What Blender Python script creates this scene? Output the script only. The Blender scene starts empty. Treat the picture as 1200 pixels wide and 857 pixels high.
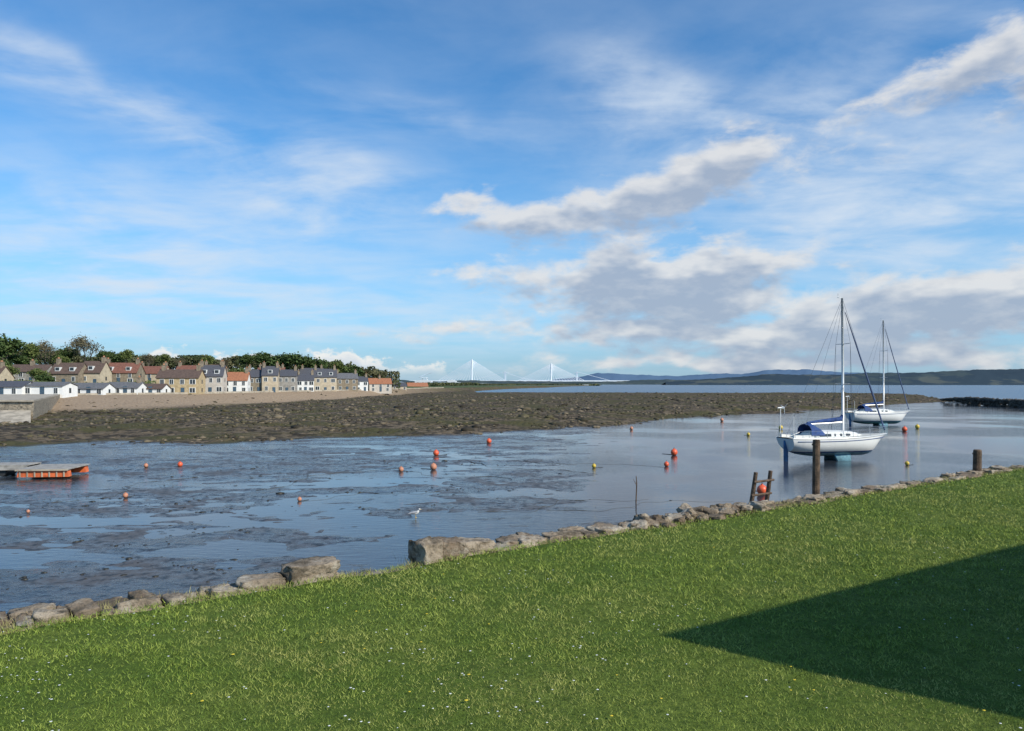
import bpy, bmesh, math, random
import numpy as np
from mathutils import Vector, Matrix
random.seed(7); rng=np.random.default_rng(7)
scene=bpy.context.scene
F=890.0; EYE=5.9; HZ=450.0
GRASS=3.3
def P(px,py,z=0.0):
    Y=(EYE-z)*F/(py-HZ); return ((px-600)/F*Y, Y, z)
def PX(px,Y): return (px-600)/F*Y

# ------------------------------------------------------------ helpers
def link(o,parent=None):
    scene.collection.objects.link(o)
    if parent is not None: o.parent=parent
    return o
def empty(name,loc=(0,0,0),rot=0):
    e=bpy.data.objects.new(name,None); e.location=loc; e.rotation_euler=(0,0,rot); e.empty_display_size=0.3
    return link(e)
def mesh_obj(name,V,Fc,mat=None,parent=None,smooth=False,loc=None):
    me=bpy.data.meshes.new(name)
    me.from_pydata([tuple(v) for v in V],[],[tuple(f) for f in Fc]); me.update()
    if mat is not None:
        for m in (mat if isinstance(mat,list) else [mat]): me.materials.append(m)
    if smooth: me.polygons.foreach_set('use_smooth',[True]*len(me.polygons))
    o=bpy.data.objects.new(name,me)
    if loc: o.location=loc
    return link(o,parent)
def np_mesh(name,V,Fc,mat=None,smooth=False,parent=None):
    me=bpy.data.meshes.new(name)
    V=np.asarray(V,dtype=np.float32); Fc=np.asarray(Fc,dtype=np.int32)
    k=Fc.shape[1]; m=len(Fc)
    me.vertices.add(len(V)); me.vertices.foreach_set('co',V.ravel())
    me.loops.add(m*k); me.loops.foreach_set('vertex_index',Fc.ravel())
    me.polygons.add(m); me.polygons.foreach_set('loop_start',np.arange(0,m*k,k,dtype=np.int32))
    me.polygons.foreach_set('loop_total',np.full(m,k,dtype=np.int32))
    me.update(calc_edges=True); me.validate()
    if smooth: me.polygons.foreach_set('use_smooth',np.ones(len(me.polygons),dtype=bool))
    if mat: me.materials.append(mat)
    o=bpy.data.objects.new(name,me); return link(o,parent)
class Geo:
    def __init__(s): s.V=[];s.F=[]
    def add(s,V,Fc):
        b=len(s.V); s.V+= [tuple(v) for v in V]; s.F+=[tuple(i+b for i in f) for f in Fc]
    def box(s,c,d,rot=0,taper=1.0):
        cx,cy,cz=c; dx,dy,dz=[q/2 for q in d]; cr,sr=math.cos(rot),math.sin(rot); V=[]
        for z in(-1,1):
            t=taper if z>0 else 1
            for x,y in((-1,-1),(1,-1),(1,1),(-1,1)):
                X=x*dx*t;Y=y*dy*t
                V.append((cx+X*cr-Y*sr,cy+X*sr+Y*cr,cz+z*dz))
        s.add(V,[(0,3,2,1),(4,5,6,7),(0,1,5,4),(1,2,6,5),(2,3,7,6),(3,0,4,7)])
    def tube(s,pts,rad,n=8):
        pts=[Vector(p) for p in pts]
        if not isinstance(rad,(list,tuple)): rad=[rad]*len(pts)
        V=[];Fc=[]
        for i,p in enumerate(pts):
            d=(pts[min(i+1,len(pts)-1)]-pts[max(i-1,0)]).normalized()
            a=Vector((0,0,1)) if abs(d.z)<0.9 else Vector((1,0,0))
            u=d.cross(a).normalized(); v=d.cross(u)
            for j in range(n):
                t=2*math.pi*j/n
                V.append(p+(u*math.cos(t)+v*math.sin(t))*rad[i])
        for i in range(len(pts)-1):
            for j in range(n):
                a=i*n+j;b=i*n+(j+1)%n
                Fc.append((a,b,b+n,a+n))
        Fc.append(tuple(range(n))); Fc.append(tuple((len(pts)-1)*n+j for j in reversed(range(n))))
        s.add(V,Fc)
    def sphere(s,c,r,n=12,m=8,sc=(1,1,1)):
        V=[];Fc=[]
        for i in range(m+1):
            th=math.pi*i/m
            for j in range(n):
                ph=2*math.pi*j/n
                V.append((c[0]+r*sc[0]*math.sin(th)*math.cos(ph),c[1]+r*sc[1]*math.sin(th)*math.sin(ph),c[2]+r*sc[2]*math.cos(th)))
        for i in range(m):
            for j in range(n):
                a=i*n+j;b=i*n+(j+1)%n
                Fc.append((a,a+n,b+n,b))
        s.add(V,Fc)
    def obj(s,name,mat=None,parent=None,smooth=False,loc=None):
        return mesh_obj(name,s.V,s.F,mat,parent,smooth,loc)

_tabs={}
def vnoise(x,y,seed=0):
    if seed not in _tabs: _tabs[seed]=np.random.default_rng(seed+100).random((256,256))
    T=_tabs[seed]; xi=np.floor(x).astype(int); yi=np.floor(y).astype(int)
    fx=x-xi; fy=y-yi; fx=fx*fx*(3-2*fx); fy=fy*fy*(3-2*fy)
    a=T[xi&255,yi&255];b=T[(xi+1)&255,yi&255];c=T[xi&255,(yi+1)&255];d=T[(xi+1)&255,(yi+1)&255]
    return (a*(1-fx)+b*fx)*(1-fy)+(c*(1-fx)+d*fx)*fy
def fbm(x,y,seed=0,o=4):
    r=0;a=.5;t=0
    for i in range(o):
        r=r+a*vnoise(x*2**i+17.3*i,y*2**i+5.1*i,seed+i); t+=a; a*=.5
    return r/t
def sstep(a,b,x):
    t=np.clip((x-a)/(b-a),0,1); return t*t*(3-2*t)

# ------------------------------------------------------------ node helper
class NT:
    def __init__(s,tree): s.t=tree; s.n=tree.nodes; s.l=tree.links
    def set(s,sock,v):
        if isinstance(v,bpy.types.NodeSocket): s.l.new(v,sock)
        elif isinstance(v,(tuple,list)):
            if sock.type=='RGBA' and len(v)==3: v=(*v,1)
            sock.default_value=v
        else: sock.default_value=v
    def m(s,op,a,b=None,c=None,clamp=False):
        n=s.n.new('ShaderNodeMath'); n.operation=op; n.use_clamp=clamp
        s.set(n.inputs[0],a)
        if b is not None: s.set(n.inputs[1],b)
        if c is not None: s.set(n.inputs[2],c)
        return n.outputs[0]
    def vm(s,op,a,b=None,out=0,scale=None):
        n=s.n.new('ShaderNodeVectorMath'); n.operation=op; s.set(n.inputs[0],a)
        if b is not None: s.set(n.inputs[1],b)
        if scale is not None: s.set(n.inputs['Scale'],scale)
        return n.outputs[out]
    def noise(s,vec,scale,detail=4,rough=.55,dist=0,out=0):
        n=s.n.new('ShaderNodeTexNoise'); s.set(n.inputs['Vector'],vec); n.inputs['Scale'].default_value=scale
        n.inputs['Detail'].default_value=detail; n.inputs['Roughness'].default_value=rough; n.inputs['Distortion'].default_value=dist
        return n.outputs[out]
    def voro(s,vec,scale,feature='F1',out=0):
        n=s.n.new('ShaderNodeTexVoronoi'); n.feature=feature; s.set(n.inputs['Vector'],vec); n.inputs['Scale'].default_value=scale
        return n.outputs[out]
    def ramp(s,f,a,b,lo=0.,hi=1.):
        n=s.n.new('ShaderNodeMapRange'); n.interpolation_type='SMOOTHSTEP'
        s.set(n.inputs[0],f); n.inputs[1].default_value=a; n.inputs[2].default_value=b; n.inputs[3].default_value=lo; n.inputs[4].default_value=hi
        return n.outputs[0]
    def mix(s,f,a,b,bt='MIX'):
        n=s.n.new('ShaderNodeMix'); n.data_type='RGBA'; n.blend_type=bt
        s.set(n.inputs[0],f); s.set(n.inputs[6],a); s.set(n.inputs[7],b); return n.outputs[2]
    def mapping(s,vec,loc=(0,0,0),rot=(0,0,0),sc=(1,1,1),typ='POINT'):
        n=s.n.new('ShaderNodeMapping'); n.vector_type=typ; s.set(n.inputs[0],vec)
        n.inputs[1].default_value=loc; n.inputs[2].default_value=rot; n.inputs[3].default_value=sc; return n.outputs[0]
    def bump(s,h,strength,dist=.1,normal=None):
        n=s.n.new('ShaderNodeBump'); n.inputs['Strength'].default_value=strength; n.inputs['Distance'].default_value=dist
        s.set(n.inputs['Height'],h)
        if normal is not None: s.l.new(normal,n.inputs['Normal'])
        return n.outputs[0]
    def attr(s,name,out='Fac'):
        n=s.n.new('ShaderNodeAttribute'); n.attribute_name=name; return n.outputs[out]
def new_mat(name):
    m=bpy.data.materials.new(name); m.use_nodes=True; nt=NT(m.node_tree)
    b=m.node_tree.nodes['Principled BSDF']; return m,nt,b
def geo_pos(nt):
    return nt.n.new('ShaderNodeNewGeometry').outputs['Position']
def obj_pos(nt):
    return nt.n.new('ShaderNodeTexCoord').outputs['Object']
def simple(name,col,rough=.6,var=.25,scale=3.,bump=.0,metal=0.,world=False,spec=.5):
    m,nt,b=new_mat(name); p=geo_pos(nt) if world else obj_pos(nt)
    f=nt.noise(p,scale,4,.6)
    f=nt.ramp(f,.3,.7)
    c=nt.mix(f,tuple(q*(1-var) for q in col),tuple(min(1,q*(1+var)) for q in col))
    nt.set(b.inputs['Base Color'],c); b.inputs['Roughness'].default_value=rough; b.inputs['Metallic'].default_value=metal
    b.inputs['Specular IOR Level'].default_value=spec
    if bump: nt.set(b.inputs['Normal'],nt.bump(nt.noise(p,scale*4,4,.6),bump,.05))
    return m

# ------------------------------------------------------------ sun + sky
SUN_EL=math.radians(36); hx,hy=0.80,-0.60
S=Vector((hx*math.cos(SUN_EL),hy*math.cos(SUN_EL),math.sin(SUN_EL)))
sl=bpy.data.lights.new('sun','SUN'); sl.energy=4.9; sl.angle=math.radians(.5); sl.color=(1,.93,.81)
so=link(bpy.data.objects.new('sun',sl)); so.rotation_euler=S.to_track_quat('Z','Y').to_euler(); so.location=(20,-20,40)
W=bpy.data.worlds.new('World'); scene.world=W; W.use_nodes=True
wt=NT(W.node_tree); bg=W.node_tree.nodes['Background']; STR=.1; bg.inputs[1].default_value=STR
CIR=[(50,85,110,30,-22,.8),(230,170,190,30,-24,.65),(400,225,110,45,-8,.75),(120,270,240,60,0,.6),
     (745,110,85,42,-25,.95),(480,130,170,22,-8,.35),(980,140,240,80,10,.7),
     (1090,250,230,60,0,.75),(250,360,420,50,0,.5)]
CUM=[(542,243,42,13,0,.95),(665,252,95,24,6,.95),(830,205,125,38,12,1.1),(715,325,170,34,2,1.1),(860,312,110,22,4,.9),
     (770,357,150,16,0,.85),(650,388,240,12,0,.5),(960,385,250,26,2,1.0),(1140,355,160,38,8,1.15),(980,424,380,14,0,1.0),
     (1110,105,140,42,14,.62),(1195,60,70,44,40,.6)]
def skygraph(wt,dirv):
    sky=wt.n.new('ShaderNodeTexSky'); sky.sky_type='NISHITA'; sky.sun_disc=False; sky.sun_elevation=SUN_EL
    sky.sun_rotation=math.atan2(hx,hy); sky.air_density=1.0; sky.dust_density=.6; sky.ozone_density=1.6
    sep=wt.n.new('ShaderNodeSeparateXYZ'); wt.l.new(dirv,sep.inputs[0]); dx,dy,dz=sep.outputs
    az=wt.m('ARCTAN2',dx,dy); el=wt.m('ARCSINE',dz)
    cmb=wt.n.new('ShaderNodeCombineXYZ'); wt.set(cmb.inputs[0],az); wt.set(cmb.inputs[1],el); ae=cmb.outputs[0]
    zz=wt.m('ADD',wt.m('ABSOLUTE',dz),.12)
    cp=wt.n.new('ShaderNodeCombineXYZ'); wt.set(cp.inputs[0],wt.m('DIVIDE',dx,zz)); wt.set(cp.inputs[1],wt.m('DIVIDE',dy,zz)); plan=cp.outputs[0]
    def blobs(vec,lst):
        tot=None
        for (px,py,rx,ry,rot,amp) in lst:
            a=math.atan((px-600)/F); e=math.atan((HZ-py)/F*math.cos(a))
            q=wt.mapping(vec,(a,e,0),(0,0,math.radians(rot)),(rx/F*math.cos(a)**2,ry/F*math.cos(a),1),'TEXTURE')
            g=wt.m('POWER',2.718,wt.m('MULTIPLY',wt.vm('DOT_PRODUCT',q,q,out=1),-1.))
            tot=wt.m('MULTIPLY',g,amp) if tot is None else wt.m('MULTIPLY_ADD',g,amp,tot)
        return tot
    wv=wt.vm('SCALE',wt.vm('SUBTRACT',wt.noise(ae,5,2,.6,out=1),(.5,.5,.5)),scale=.12)
    cg=blobs(wt.vm('ADD',ae,wv),CIR)
    pr=wt.mapping(plan,(0,0,0),(0,0,math.radians(30)),(.8,1.6,1))
    n1=wt.noise(pr,1.5,6,.57,.5); n2=wt.noise(plan,2.2,6,.58,.3)
    nc=wt.m('ADD',wt.m('MULTIPLY',n1,.5),wt.m('MULTIPLY',n2,.5))
    cir=wt.m('MULTIPLY',wt.ramp(nc,.33,.68),wt.ramp(wt.m('ADD',cg,.28),0.,1.1))
    skyc=wt.mix(1.,sky.outputs[0],(.52,1.18,1.64),'MULTIPLY')
    haze=wt.ramp(el,-.02,.38,.66,0.)
    hcol=wt.mix(wt.ramp(el,.0,.09),tuple(q/STR for q in (.36,.48,.66)),tuple(q/STR for q in (.44,.66,.91)))
    skyc=wt.mix(haze,skyc,hcol)
    c1=wt.mix(wt.m('MULTIPLY',cir,.95),skyc,tuple(q/STR for q in (.68,.77,.88)))
    ns=10
    w=wt.vm('SCALE',wt.vm('SUBTRACT',wt.noise(ae,9,3,.6,out=1),(.5,.5,.5)),scale=.075)
    aw=wt.vm('ADD',ae,w)
    def dens(off,lo,hi,det,gate=False):
        v=wt.vm('ADD',aw,off) if off else aw
        v0=wt.vm('ADD',ae,off) if off else ae
        g=blobs(v,CUM)
        n=wt.noise(wt.mapping(v0,(3,1,0),(0,0,0),(1,2.2,1)),ns,det,.6,.2)
        r=wt.ramp(wt.m('MULTIPLY_ADD',wt.m('SUBTRACT',n,.5),2.5,g),lo,hi)
        if gate: r=wt.m('MULTIPLY',r,wt.ramp(g,.03,.26))
        return r
    dA=dens(None,.24,.90,7,True)
    dB=dens((.008,.020,0),.25,1.15,3)
    tex=wt.noise(wt.mapping(ae,(0,0,0),(0,0,0),(1,2.4,1)),22,4,.6,.0)
    sh=wt.m('MULTIPLY_ADD',wt.m('SUBTRACT',tex,.5),1.3,wt.m('MULTIPLY',dB,.95),clamp=True)
    cc=wt.mix(sh,tuple(q/STR for q in (.78,.78,.78)),tuple(q/STR for q in (.37,.44,.56)))
    c2=wt.mix(wt.m('MULTIPLY',dA,.88),c1,cc)
    ax=wt.n.new('ShaderNodeCombineXYZ'); wt.set(ax.inputs[0],az)
    h1=wt.noise(ax.outputs[0],11,2,.5)
    fl=wt.noise(wt.mapping(ae,(0,0,0),(0,0,0),(1,1.5,1)),34,5,.62,.0)
    env=wt.m('MULTIPLY',wt.ramp(az,-.54,-.42),wt.ramp(az,-.20,.02,1.,.0))
    top=wt.m('MULTIPLY',wt.ramp(h1,.36,.62,.012,.034),env)
    dd=wt.m('SUBTRACT',wt.m('MULTIPLY_ADD',wt.m('SUBTRACT',fl,.5),.070,wt.m('ADD',top,.012)),el)
    a3=wt.m('MULTIPLY',wt.ramp(dd,-.001,.010),wt.ramp(env,0,.6))
    a3=wt.m('MULTIPLY',a3,wt.ramp(el,.006,.030,.10,1.))
    sh3=wt.m('MULTIPLY_ADD',wt.ramp(dd,.004,.030),.80,wt.m('MULTIPLY',wt.m('SUBTRACT',fl,.5),-1.4),clamp=True)
    cc3=wt.mix(sh3,tuple(q/STR for q in (.90,.89,.86)),tuple(q/STR for q in (.46,.57,.72)))
    return wt.mix(wt.m('MULTIPLY',a3,.9),c2,cc3)
dirv=wt.n.new('ShaderNodeTexCoord').outputs['Generated']
wt.l.new(skygraph(wt,dirv),bg.inputs[0])
W.cycles.sampling_method='MANUAL'; W.cycles.sample_map_resolution=256

# ------------------------------------------------------------ camera
cam=bpy.data.cameras.new('camera'); co=link(bpy.data.objects.new('camera',cam)); scene.camera=co
co.location=(0,0,EYE); co.rotation_euler=(math.radians(90),0,0); cam.sensor_width=36; cam.lens=F/1200*36
cam.shift_y=(HZ-428.5)/1200; cam.clip_start=.1; cam.clip_end=80000
scene.view_settings.view_transform='Standard'; scene.view_settings.look='None'; scene.view_settings.exposure=0

# ------------------------------------------------------------ water sheet
m_water,nt,b=new_mat('water'); p=geo_pos(nt)
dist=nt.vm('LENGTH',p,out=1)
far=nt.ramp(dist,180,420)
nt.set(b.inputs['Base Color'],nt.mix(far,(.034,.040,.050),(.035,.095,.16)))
b.inputs['IOR'].default_value=1.33
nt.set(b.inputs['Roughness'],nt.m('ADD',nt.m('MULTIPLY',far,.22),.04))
h=nt.noise(nt.mapping(p,(0,0,0),(0,0,.3),(.6,1.6,1)),2.2,4,.6)
h2=nt.noise(nt.mapping(p,(0,0,0),(0,0,.1),(.03,.12,1)),3,4,.65)
br=nt.ramp(nt.noise(p,.05,3,.5),.38,.60)
hh=nt.m('MULTIPLY',h,nt.m('ADD',nt.m('MULTIPLY',br,.030),.004))
nt.set(b.inputs['Normal'],nt.bump(nt.m('ADD',hh,nt.m('MULTIPLY',nt.m('MULTIPLY',h2,far),.6)),1.,1.))
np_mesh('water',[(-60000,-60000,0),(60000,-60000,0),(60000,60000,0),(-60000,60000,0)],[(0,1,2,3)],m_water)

# ------------------------------------------------------------ terrain (mud, rocky foreshore, beach, land)
pxs=[-1200,-600,0,100,200,400,550,700,800,900,1000,1060,1100,1140,1160,2500]
pys=[548,540,530,525,522,516,510,500,492,486,479,473,471.5,470,469,469]
Yh_px=[-1200,-300,0,100,200,300,400,460,560,640,700,740]
Yh_v =[150,170,185,200,218,255,320,400,650,1200,2400,9000]
NU,NR=1100,700
u=np.linspace(-1.35,1.35,NU); Yr=np.exp(np.linspace(math.log(11),math.log(3200),NR))
U,YY=np.meshgrid(u,Yr); X=U*YY; PXg=600+F*U
wx=(fbm(X/14,YY/14,3)-.5)*2; wx2=(fbm(X/3,YY/3,13)-.5)*2
Ys=5251/(np.interp(PXg,pxs,pys)-450)
d=(YY-Ys)+ (wx*9+wx2*3)*np.clip(Ys/80,1,2.2)
Ye=np.interp(PXg,[500,560,640,700,900,1000,1060,1100,1140,1160],[2000,470,450,445,430,410,380,275,264,200])
Yh=np.interp(PXg,Yh_px,Yh_v)
wr=(fbm(X/5,YY/5,19,3)-.5)*6
mud=.000+.13*(fbm((X+wr)/9,(YY+wr*.6)/3.2,21,5)-.5)+.07*(fbm(X/1.5,YY/.9,31,4)-.5)
ripple=np.abs(fbm(X/5,YY/1.8,71,3)-.5)
mud+=.035*np.exp(-(ripple/.03)**2)*sstep(.45,.6,fbm(X/15,YY/15,77,2))
wet=sstep(640,840,PXg)*sstep(33,46,YY)
mud-=.16*wet
mud-=.04*sstep(400,520,PXg)*sstep(40,28,YY)
mud+=.06*np.exp(-((PXg-270)/190)**2-((YY-55)/4.)**2)
rock=sstep(-1.,4.,d)
edge=Ye-YY+wx*12
rockh=.12+.5*sstep(0,25,d)+.45*(fbm(X/3.5,YY/3.5,41,5)-.5)+.25*(fbm(X/.9,YY/.9,45,3)-.5)+.9*(fbm(X/40,YY/25,43,3)-.5)*sstep(0,30,d)
rockh=rockh*sstep(-2,6,d)
spit=sstep(540,620,PXg)
rockh=rockh+spit*.35*sstep(0,90,d)
rockh=rockh-(3.*sstep(3,-15,edge))*sstep(500,560,PXg)
sandf=sstep(58,38,Yh-YY+wx*7)*sstep(560,420,PXg)
toc=sstep(45,4,Yh-YY)
land=sstep(3,0,Yh-YY)
z=mud*(1-rock)+rockh*rock
z=z*(1-toc)+(3.0+.15*wx)*toc
hill=9.*sstep(15,130,YY-Yh)*sstep(520,330,PXg)+.6*wx*land
z=np.where(land>0,z*(1-land)+(3.0+hill)*land,z)
z=z-3*sstep(1150,1175,PXg)*rock*(YY>230)
V=np.stack([X,YY,z],-1).reshape(-1,3)
idx=np.arange(NU*NR).reshape(NR,NU)
Fq=np.stack([idx[:-1,:-1],idx[:-1,1:],idx[1:,1:],idx[1:,:-1]],-1).reshape(-1,4)
m_ter,nt,b=new_mat('foreshore_ground'); p=geo_pos(nt)
ra,sa,la=nt.attr('rock'),nt.attr('sand'),nt.attr('land')
nA=nt.noise(p,.35,5,.6); nB=nt.noise(p,2.5,5,.65); nC=nt.noise(p,.09,3,.5)
mudc=nt.mix(nt.ramp(nA,.35,.65),(.030,.027,.024),(.085,.072,.060))
mudc=nt.mix(nt.ramp(nB,.50,.64),mudc,(.014,.013,.010))
vr=nt.voro(p,1.4,out=1); vsep=nt.n.new('ShaderNodeSeparateColor'); nt.l.new(vr,vsep.inputs[0])
rk=nt.mix(nt.ramp(nt.m('ADD',nt.m('MULTIPLY',vsep.outputs[0],.5),nt.m('MULTIPLY',nA,.5)),.3,.8),(.036,.028,.018),(.165,.125,.080))
rk=nt.mix(nt.ramp(nC,.45,.62),rk,(.070,.062,.024))
sd=nt.mix(nt.ramp(nB,.3,.7),(.26,.185,.12),(.36,.27,.185))
ld=nt.mix(nt.ramp(nA,.35,.65),(.05,.085,.025),(.10,.11,.045))
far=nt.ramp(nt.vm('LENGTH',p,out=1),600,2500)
ld=nt.mix(far,ld,(.10,.14,.15))  # distance haze painted in: far land colour shifts to blue-grey
col=nt.mix(ra,mudc,rk); col=nt.mix(sa,col,sd); col=nt.mix(la,col,ld)
nt.set(b.inputs['Base Color'],col)
mr=nt.ramp(nt.m('ADD',nt.m('MULTIPLY',nA,.6),nt.m('MULTIPLY',nB,.4)),.42,.60,.11,.5)
nt.set(b.inputs['Roughness'],nt.m('MAXIMUM',nt.m('MULTIPLY',ra,.85),mr))
nt.set(b.inputs['Specular IOR Level'],nt.ramp(ra,0,1,.5,.12))
bh=nt.m('ADD',nt.m('MULTIPLY',nB,nt.ramp(ra,0,1,.06,.08)),nt.m('MULTIPLY',nt.noise(p,9,3,.6),.015))
vb=nt.m('MULTIPLY',nt.m('MULTIPLY',nt.voro(p,1.4),-.22),ra)
nt.set(b.inputs['Normal'],nt.bump(nt.m('ADD',bh,vb),.9,1.))
ter=np_mesh('harbour_ground',V,Fq,m_ter,smooth=True)
for nm,arr in(('rock',rock),('sand',np.clip(sandf*rock,0,1)),('land',land)):
    a=ter.data.attributes.new(nm,'FLOAT','POINT'); a.data.foreach_set('value',arr.reshape(-1).astype(np.float32))
def ground_z(x,y):
    uu=x/y; i=int(round((uu+1.35)/2.7*(NU-1))); j=int(round((math.log(y)-math.log(11))/(math.log(3200)-math.log(11))*(NR-1)))
    i=min(max(i,0),NU-1); j=min(max(j,0),NR-1); return float(z[j,i])

# stones scattered over the foreshore --------------------------------
def ico(sub=1):
    bm=bmesh.new(); bmesh.ops.create_icosphere(bm,subdivisions=sub,radius=1)
    v=np.array([q.co[:] for q in bm.verts]); f=np.array([[w.index for w in q.verts] for q in bm.faces]); bm.free(); return v,f
iv,iff=ico(1)
def scatter_rocks(name,pts,sizes,mat,flat=.6):
    n=len(pts); k=len(iv)
    jit=1+rng.normal(0,.18,(n,k,1)); a=rng.random(n)*6.28
    sc=np.stack([sizes*rng.uniform(.7,1.5,n),sizes*rng.uniform(.7,1.3,n),sizes*flat*rng.uniform(.6,1.2,n)],-1)
    v=iv[None]*jit*sc[:,None,:]
    c,s_=np.cos(a)[:,None],np.sin(a)[:,None]
    x=v[:,:,0]*c-v[:,:,1]*s_; y=v[:,:,0]*s_+v[:,:,1]*c
    v=np.stack([x,y,v[:,:,2]],-1)+pts[:,None,:]
    f=(iff[None]+(np.arange(n)*k)[:,None,None]).reshape(-1,3)
    o=np_mesh(name,v.reshape(-1,3),f,mat)
    a=o.data.attributes.new('rnd','FLOAT','POINT'); a.data.foreach_set('value',np.repeat(rng.random(n),k).astype(np.float32))
    return o
m_peb,nt,b=new_mat('shore_rock'); p=geo_pos(nt); r=nt.attr('rnd')
c=nt.mix(nt.ramp(r,.2,1),(.034,.027,.017),(.185,.145,.095)); c=nt.mix(nt.ramp(nt.noise(p,.12,3,.5),.45,.62,0,.8),c,(.070,.062,.026))
nt.set(b.inputs['Base Color'],c); b.inputs['Roughness'].default_value=.8; b.inputs['Specular IOR Level'].default_value=.25
JJ=rng.integers(0,NR,900000); II=rng.integers(0,NU,900000)
rk_=rock[JJ,II]; yy_=YY[JJ,II]; xx_=X[JJ,II]; zz_=z[JJ,II]; pp=PXg[JJ,II]
prob=np.clip(rk_,0,1)*(1-sandf[JJ,II]*.9)*(zz_>-.05)*(yy_<430)*(land[JJ,II]<.1)*(np.abs(pp-600)<900)
cl=fbm(xx_/5,yy_/5,91,3); prob*=sstep(.35,.6,cl)
keep=rng.random(len(prob))<prob*.22
xx_,yy_,zz_=xx_[keep],yy_[keep],zz_[keep]
sel=rng.permutation(len(xx_))[:26000]; xx_,yy_,zz_=xx_[sel],yy_[sel],zz_[sel]
sizes=rng.gamma(1.5,.068,len(xx_))*np.clip(yy_/80,1,1.8)+.05
scatter_rocks('shore_rocks',np.stack([xx_+rng.normal(0,.3,len(xx_)),yy_+rng.normal(0,.3,len(xx_)),zz_],-1),sizes,m_peb)
m_weed=simple('seaweed',(.022,.02,.012),.5,.5,2,world=True)
n=5200; px_=rng.uniform(-150,1250,n); py_=450+rng.triangular(60,90,260,n)
y_=5251/(py_-450); x_=(px_-600)/F*y_; cl=fbm(x_/7,y_/2.6,55,4); k=((cl>.56)|(rng.random(n)<.02))&(px_<900)
x_,y_=x_[k],y_[k]
scatter_rocks('mud_stones',np.stack([x_,y_,np.array([ground_z(a,b_) for a,b_ in zip(x_,y_)])],-1),rng.gamma(1.5,.022,len(x_))+.015,m_weed,.4)

# ------------------------------------------------------------ lawn
D=np.array([.81,.587]); D/=np.linalg.norm(D); N=np.array([D[1],-D[0]]); P0=np.array([-5.47,8.12])
def LW(s,t,z=GRASS): q=P0+D*s+N*t; return (q[0],q[1],z)
def sof(px):
    k=(px-600)/F; return (P0[1]*k-P0[0])/(D[0]-D[1]*k)
def lawn_z(x,y): return GRASS+.10*(fbm(np.asarray(x)/3+50,np.asarray(y)/3+50,61,3)-.5)
ss=np.concatenate([np.linspace(-40,-6,60),np.linspace(-5.9,32,520),np.linspace(32.2,110,120)]); tt=np.concatenate([np.linspace(0,16,170),np.linspace(16.3,50,60)])
SS,TT=np.meshgrid(ss,tt); eo=(fbm(SS*1.3,SS*0+3,62,3)-.5)*.30*np.exp(-TT/.5)
LX=P0[0]+D[0]*SS+N[0]*(TT+eo); LY=P0[1]+D[1]*SS+N[1]*(TT+eo); LZ=lawn_z(LX,LY)-.07*np.exp(-TT/.15)
nS,nT=len(ss),len(tt); idx=np.arange(nS*nT).reshape(nT,nS)
Fq=np.stack([idx[:-1,:-1],idx[1:,:-1],idx[1:,1:],idx[:-1,1:]],-1).reshape(-1,4)
m_lawn,nt,b=new_mat('lawn'); p=geo_pos(nt)
a1=nt.noise(p,.7,5,.6); a2=nt.noise(p,12,5,.7); a3=nt.noise(p,60,3,.7)
c=nt.mix(nt.ramp(a1,.35,.65),(.105,.165,.022),(.18,.23,.040)); c=nt.mix(nt.ramp(a2,.3,.75),(.065,.10,.015),c)
c=nt.mix(nt.ramp(a3,.35,.7,0,.5),c,(.035,.05,.012))
nt.set(b.inputs['Base Color'],c); b.inputs['Roughness'].default_value=.9; b.inputs['Specular IOR Level'].default_value=.1
nt.set(b.inputs['Normal'],nt.bump(nt.m('ADD',nt.m('MULTIPLY',a2,.03),nt.m('MULTIPLY',a3,.012)),1,1))
np_mesh('lawn',np.stack([LX,LY,LZ],-1).reshape(-1,3),Fq,m_lawn,smooth=True)
NB=480000
uu=rng.uniform(-.95,.95,NB); Yb=np.exp(rng.uniform(math.log(4.3),math.log(34),NB)); Xb=uu*Yb
tl=(Xb-P0[0])*N[0]+(Yb-P0[1])*N[1]; k=tl>.04; Xb,Yb=Xb[k],Yb[k]
clump=fbm(Xb*2.3,Yb*2.3,66,3); k=rng.random(len(Xb))<.30+1.2*clump; Xb,Yb,clump=Xb[k],Yb[k],clump[k]
nb=len(Xb); Zb=lawn_z(Xb,Yb); a=rng.random(nb)*math.pi; sc=np.clip(Yb/7,.8,3.2)
w=.0032*sc*rng.uniform(.7,1.5,nb); hh=(.010+.030*rng.random(nb)*(.3+clump))*np.clip(sc,.8,1.4)
la_=rng.random(nb)*6.28; lm=hh*rng.uniform(.3,2.0,nb)
v0=np.stack([Xb-np.cos(a)*w,Yb-np.sin(a)*w,Zb-.004],-1); v1=np.stack([Xb+np.cos(a)*w,Yb+np.sin(a)*w,Zb-.004],-1)
v2=np.stack([Xb+np.cos(la_)*lm,Yb+np.sin(la_)*lm,Zb+hh],-1)
V=np.stack([v0,v1,v2],1).reshape(-1,3)
m_gr,nt,b=new_mat('grass_blades'); p=geo_pos(nt); r=nt.attr('rnd')
c=nt.mix(r,(.15,.225,.030),(.33,.385,.075)); c=nt.mix(nt.ramp(nt.noise(p,.5,4,.62),.38,.66),c,(.35,.355,.10))
c=nt.mix(nt.ramp(nt.noise(p,3.0,5,.68),.44,.64,0,.85),c,(.085,.15,.022))
nt.set(b.inputs['Base Color'],c); b.inputs['Roughness'].default_value=.65; b.inputs['Specular IOR Level'].default_value=.2
g=np_mesh('grass',V,np.arange(nb*3).reshape(-1,3),m_gr)
at=g.data.attributes.new('rnd','FLOAT','POINT'); at.data.foreach_set('value',np.repeat(rng.random(nb),3).astype(np.float32))
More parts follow.
